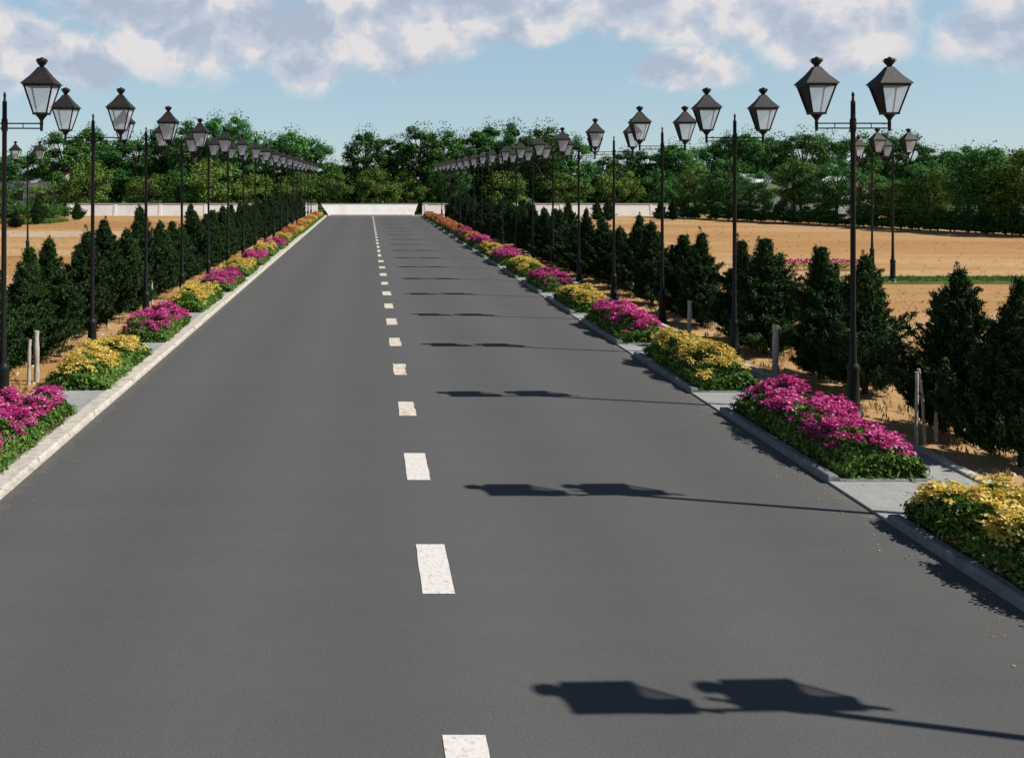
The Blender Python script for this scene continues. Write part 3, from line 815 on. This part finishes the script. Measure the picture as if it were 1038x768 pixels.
# fallen petals and leaves along the kerbs
g = np.random.default_rng(33); n = 1500
sx = np.where(g.random(n) < .45, XR - np.abs(g.normal(0, .30, n)), np.where(g.random(n) < .6, g.uniform(XR, 6.0, n), XL + np.abs(g.normal(0, .12, n))))
C = np.c_[sx, g.uniform(3, 30, n), np.where(sx > XR, .028, .008)]
s = g.uniform(.012, .03, n)
o = link('leaf_litter', leaf_mesh('leaf_litter', C, g.normal(0, .15, (n, 3))+[0, 0, 1], s, s*.6), M['dry'])
tag(o, 'dry fallen leaf scraps scattered along the road edges', 'leaf litter', None, 'stuff')

# ------------------------------------------------------------------ light and sky
SUNV = Vector((1.5, -.37, 1.44)).normalized()
EL = math.asin(SUNV.z); AZ = math.atan2(SUNV.x, SUNV.y)
ld = bpy.data.lights.new('sun', 'SUN'); ld.energy = 4.8; ld.angle = math.radians(.4); ld.color = (1, .95, .87)
lo = bpy.data.objects.new('sun', ld); COL.objects.link(lo); lo.rotation_euler = (-SUNV).to_track_quat('-Z', 'Y').to_euler(); lo.location = (30, -6, 30)

W = bpy.data.worlds.new('World'); S.world = W; W.use_nodes = True
nt = W.node_tree; bg = nt.nodes['Background']
sky = nt.nodes.new('ShaderNodeTexSky'); sky.sky_type = 'NISHITA'; sky.sun_disc = False
sky.sun_elevation = EL; sky.sun_rotation = AZ; sky.altitude = 0; sky.air_density = 1.0; sky.dust_density = .1; sky.ozone_density = 2.5
SKYS = .085
def math_(op, a, b=None, clamp=False):
    m = nt.nodes.new('ShaderNodeMath'); m.operation = op; m.use_clamp = clamp
    for i, v in enumerate((a, b)):
        if v is None: continue
        if hasattr(v, 'is_output'): nt.links.new(v, m.inputs[i])
        else: m.inputs[i].default_value = v
    return m.outputs[0]
def vmath(op, a, b=None):
    m = nt.nodes.new('ShaderNodeVectorMath'); m.operation = op
    for i, v in enumerate((a, b)):
        if v is None: continue
        if hasattr(v, 'is_output'): nt.links.new(v, m.inputs[i])
        else: m.inputs[i].default_value = v
    return m.outputs[1] if op in ('LENGTH', 'DISTANCE') else m.outputs[0]
tc = nt.nodes.new('ShaderNodeTexCoord'); D = vmath('NORMALIZE', tc.outputs['Generated'])
clouds = [(20, 55, 95, 48), (85, 66, 42, 34), (150, 8, 110, 30), (230, 35, 125, 52), (310, 45, 60, 55), (400, 22, 75, 60), (470, 15, 70, 45), (540, 18, 60, 34),
          (640, 10, 90, 34), (692, 70, 62, 26), (760, 10, 120, 42), (850, 32, 80, 42), (1010, 30, 62, 50), (560, -60, 700, 70), (200, -50, 200, 60)]
def blobs(vec):
    out = None
    for (px, py, rx, ry) in clouds:
        c = Vector(((px-VX)/F, 1, (VY-py)/F)); L = c.length; c.normalize()
        s = (F*L/rx, F*L/rx*.6, F*L/ry)
        d = vmath('LENGTH', vmath('MULTIPLY', vmath('SUBTRACT', vec, tuple(c)), s))
        v = math_('SUBTRACT', 1.0, d)
        out = v if out is None else math_('SMOOTH_MAX' if False else 'MAXIMUM', out, v)
    return math_('MAXIMUM', out, -1.0)
def cloudn(vec):
    m = nt.nodes.new('ShaderNodeMapping'); m.inputs['Scale'].default_value = (1, 1, 1.2); nt.links.new(vec, m.inputs[0])
    n = nt.nodes.new('ShaderNodeTexNoise'); n.inputs['Scale'].default_value = 14; n.inputs['Detail'].default_value = 8; n.inputs['Roughness'].default_value = .55
    n.inputs['Distortion'].default_value = .25
    nt.links.new(m.outputs[0], n.inputs['Vector']); return n.outputs['Fac']
def density(vec):
    return math_('ADD', math_('MULTIPLY', math_('SUBTRACT', blobs(vec), -.03), 1.75), math_('MULTIPLY', math_('SUBTRACT', cloudn(vec), .5), 2.4))
d0 = density(D)
mr = nt.nodes.new('ShaderNodeMapRange'); mr.interpolation_type = 'SMOOTHSTEP'; nt.links.new(d0, mr.inputs[0]); mr.inputs[1].default_value = -.10; mr.inputs[2].default_value = .72
# self shading : compare with the density a little towards the sun
D2 = vmath('NORMALIZE', vmath('ADD', D, (.018, 0, .024)))
n0 = cloudn(D); n1 = cloudn(D2)
sh = math_('ADD', math_('MULTIPLY', math_('SUBTRACT', n0, n1), 4.5), math_('SUBTRACT', .80, math_('MULTIPLY', d0, .22)), True)
cr = nt.nodes.new('ShaderNodeValToRGB'); nt.links.new(sh, cr.inputs[0])
k_ = 1/SKYS
CL = [(0.10, (.44, .51, .62)), (.42, (.54, .59, .70)), (.70, (.66, .67, .73)), (.95, (.84, .79, .78))]
e = cr.color_ramp.elements
while len(e) < 4: e.new(.5)
for el_, (p, c) in zip(e, CL): el_.position = p; el_.color = (*c, 1)
cs = vmath('SCALE', cr.outputs[0]); cs.node.inputs['Scale'].default_value = k_*.80
tm_ = nt.nodes.new('ShaderNodeMix'); tm_.data_type = 'RGBA'; tm_.inputs[0].default_value = .6
sz_ = nt.nodes.new('ShaderNodeSeparateXYZ'); nt.links.new(D, sz_.inputs[0])
hz_ = nt.nodes.new('ShaderNodeMapRange'); nt.links.new(sz_.outputs[2], hz_.inputs[0]); hz_.inputs[1].default_value = .16; hz_.inputs[2].default_value = .55; hz_.inputs[3].default_value = .6; hz_.inputs[4].default_value = 0
nt.links.new(hz_.outputs[0], tm_.inputs[0])
nt.links.new(sky.outputs[0], tm_.inputs[6]); tm_.inputs[7].default_value = (.36/SKYS, .51/SKYS, .595/SKYS, 1)
zen = nt.nodes.new('ShaderNodeMapRange'); nt.links.new(sz_.outputs[2], zen.inputs[0]); zen.inputs[1].default_value = .2; zen.inputs[2].default_value = .75; zen.inputs[3].default_value = 1.0; zen.inputs[4].default_value = .35
tsc = vmath('SCALE', tm_.outputs[2]); nt.links.new(zen.outputs[0], tsc.node.inputs['Scale'])
tint = vmath('MULTIPLY', tsc, (.98, .98, 1.0))
mx = nt.nodes.new('ShaderNodeMix'); mx.data_type = 'RGBA'
nt.links.new(math_('MULTIPLY', mr.outputs[0], .88), mx.inputs[0]); nt.links.new(tint, mx.inputs[6]); nt.links.new(cs, mx.inputs[7])
nt.links.new(mx.outputs[2], bg.inputs[0]); bg.inputs[1].default_value = SKYS

# ------------------------------------------------------------------ camera
cd = bpy.data.cameras.new('camera'); cam = bpy.data.objects.new('camera', cd); COL.objects.link(cam)
cam.location = (0, 0, H); cam.rotation_euler = (math.radians(90), 0, 0)
cd.sensor_fit = 'HORIZONTAL'; cd.sensor_width = 36; cd.lens = F/1038*36
cd.shift_x = (519-VX)/1038; cd.shift_y = -(384-VY)/1038
cd.clip_start = .05; cd.clip_end = 4000
S.camera = cam
S.view_settings.view_transform = 'Standard'; S.view_settings.look = 'None'; S.view_settings.exposure = .27; S.view_settings.gamma = 1
S.view_settings.use_curve_mapping = False
S.render.engine = 'CYCLES'
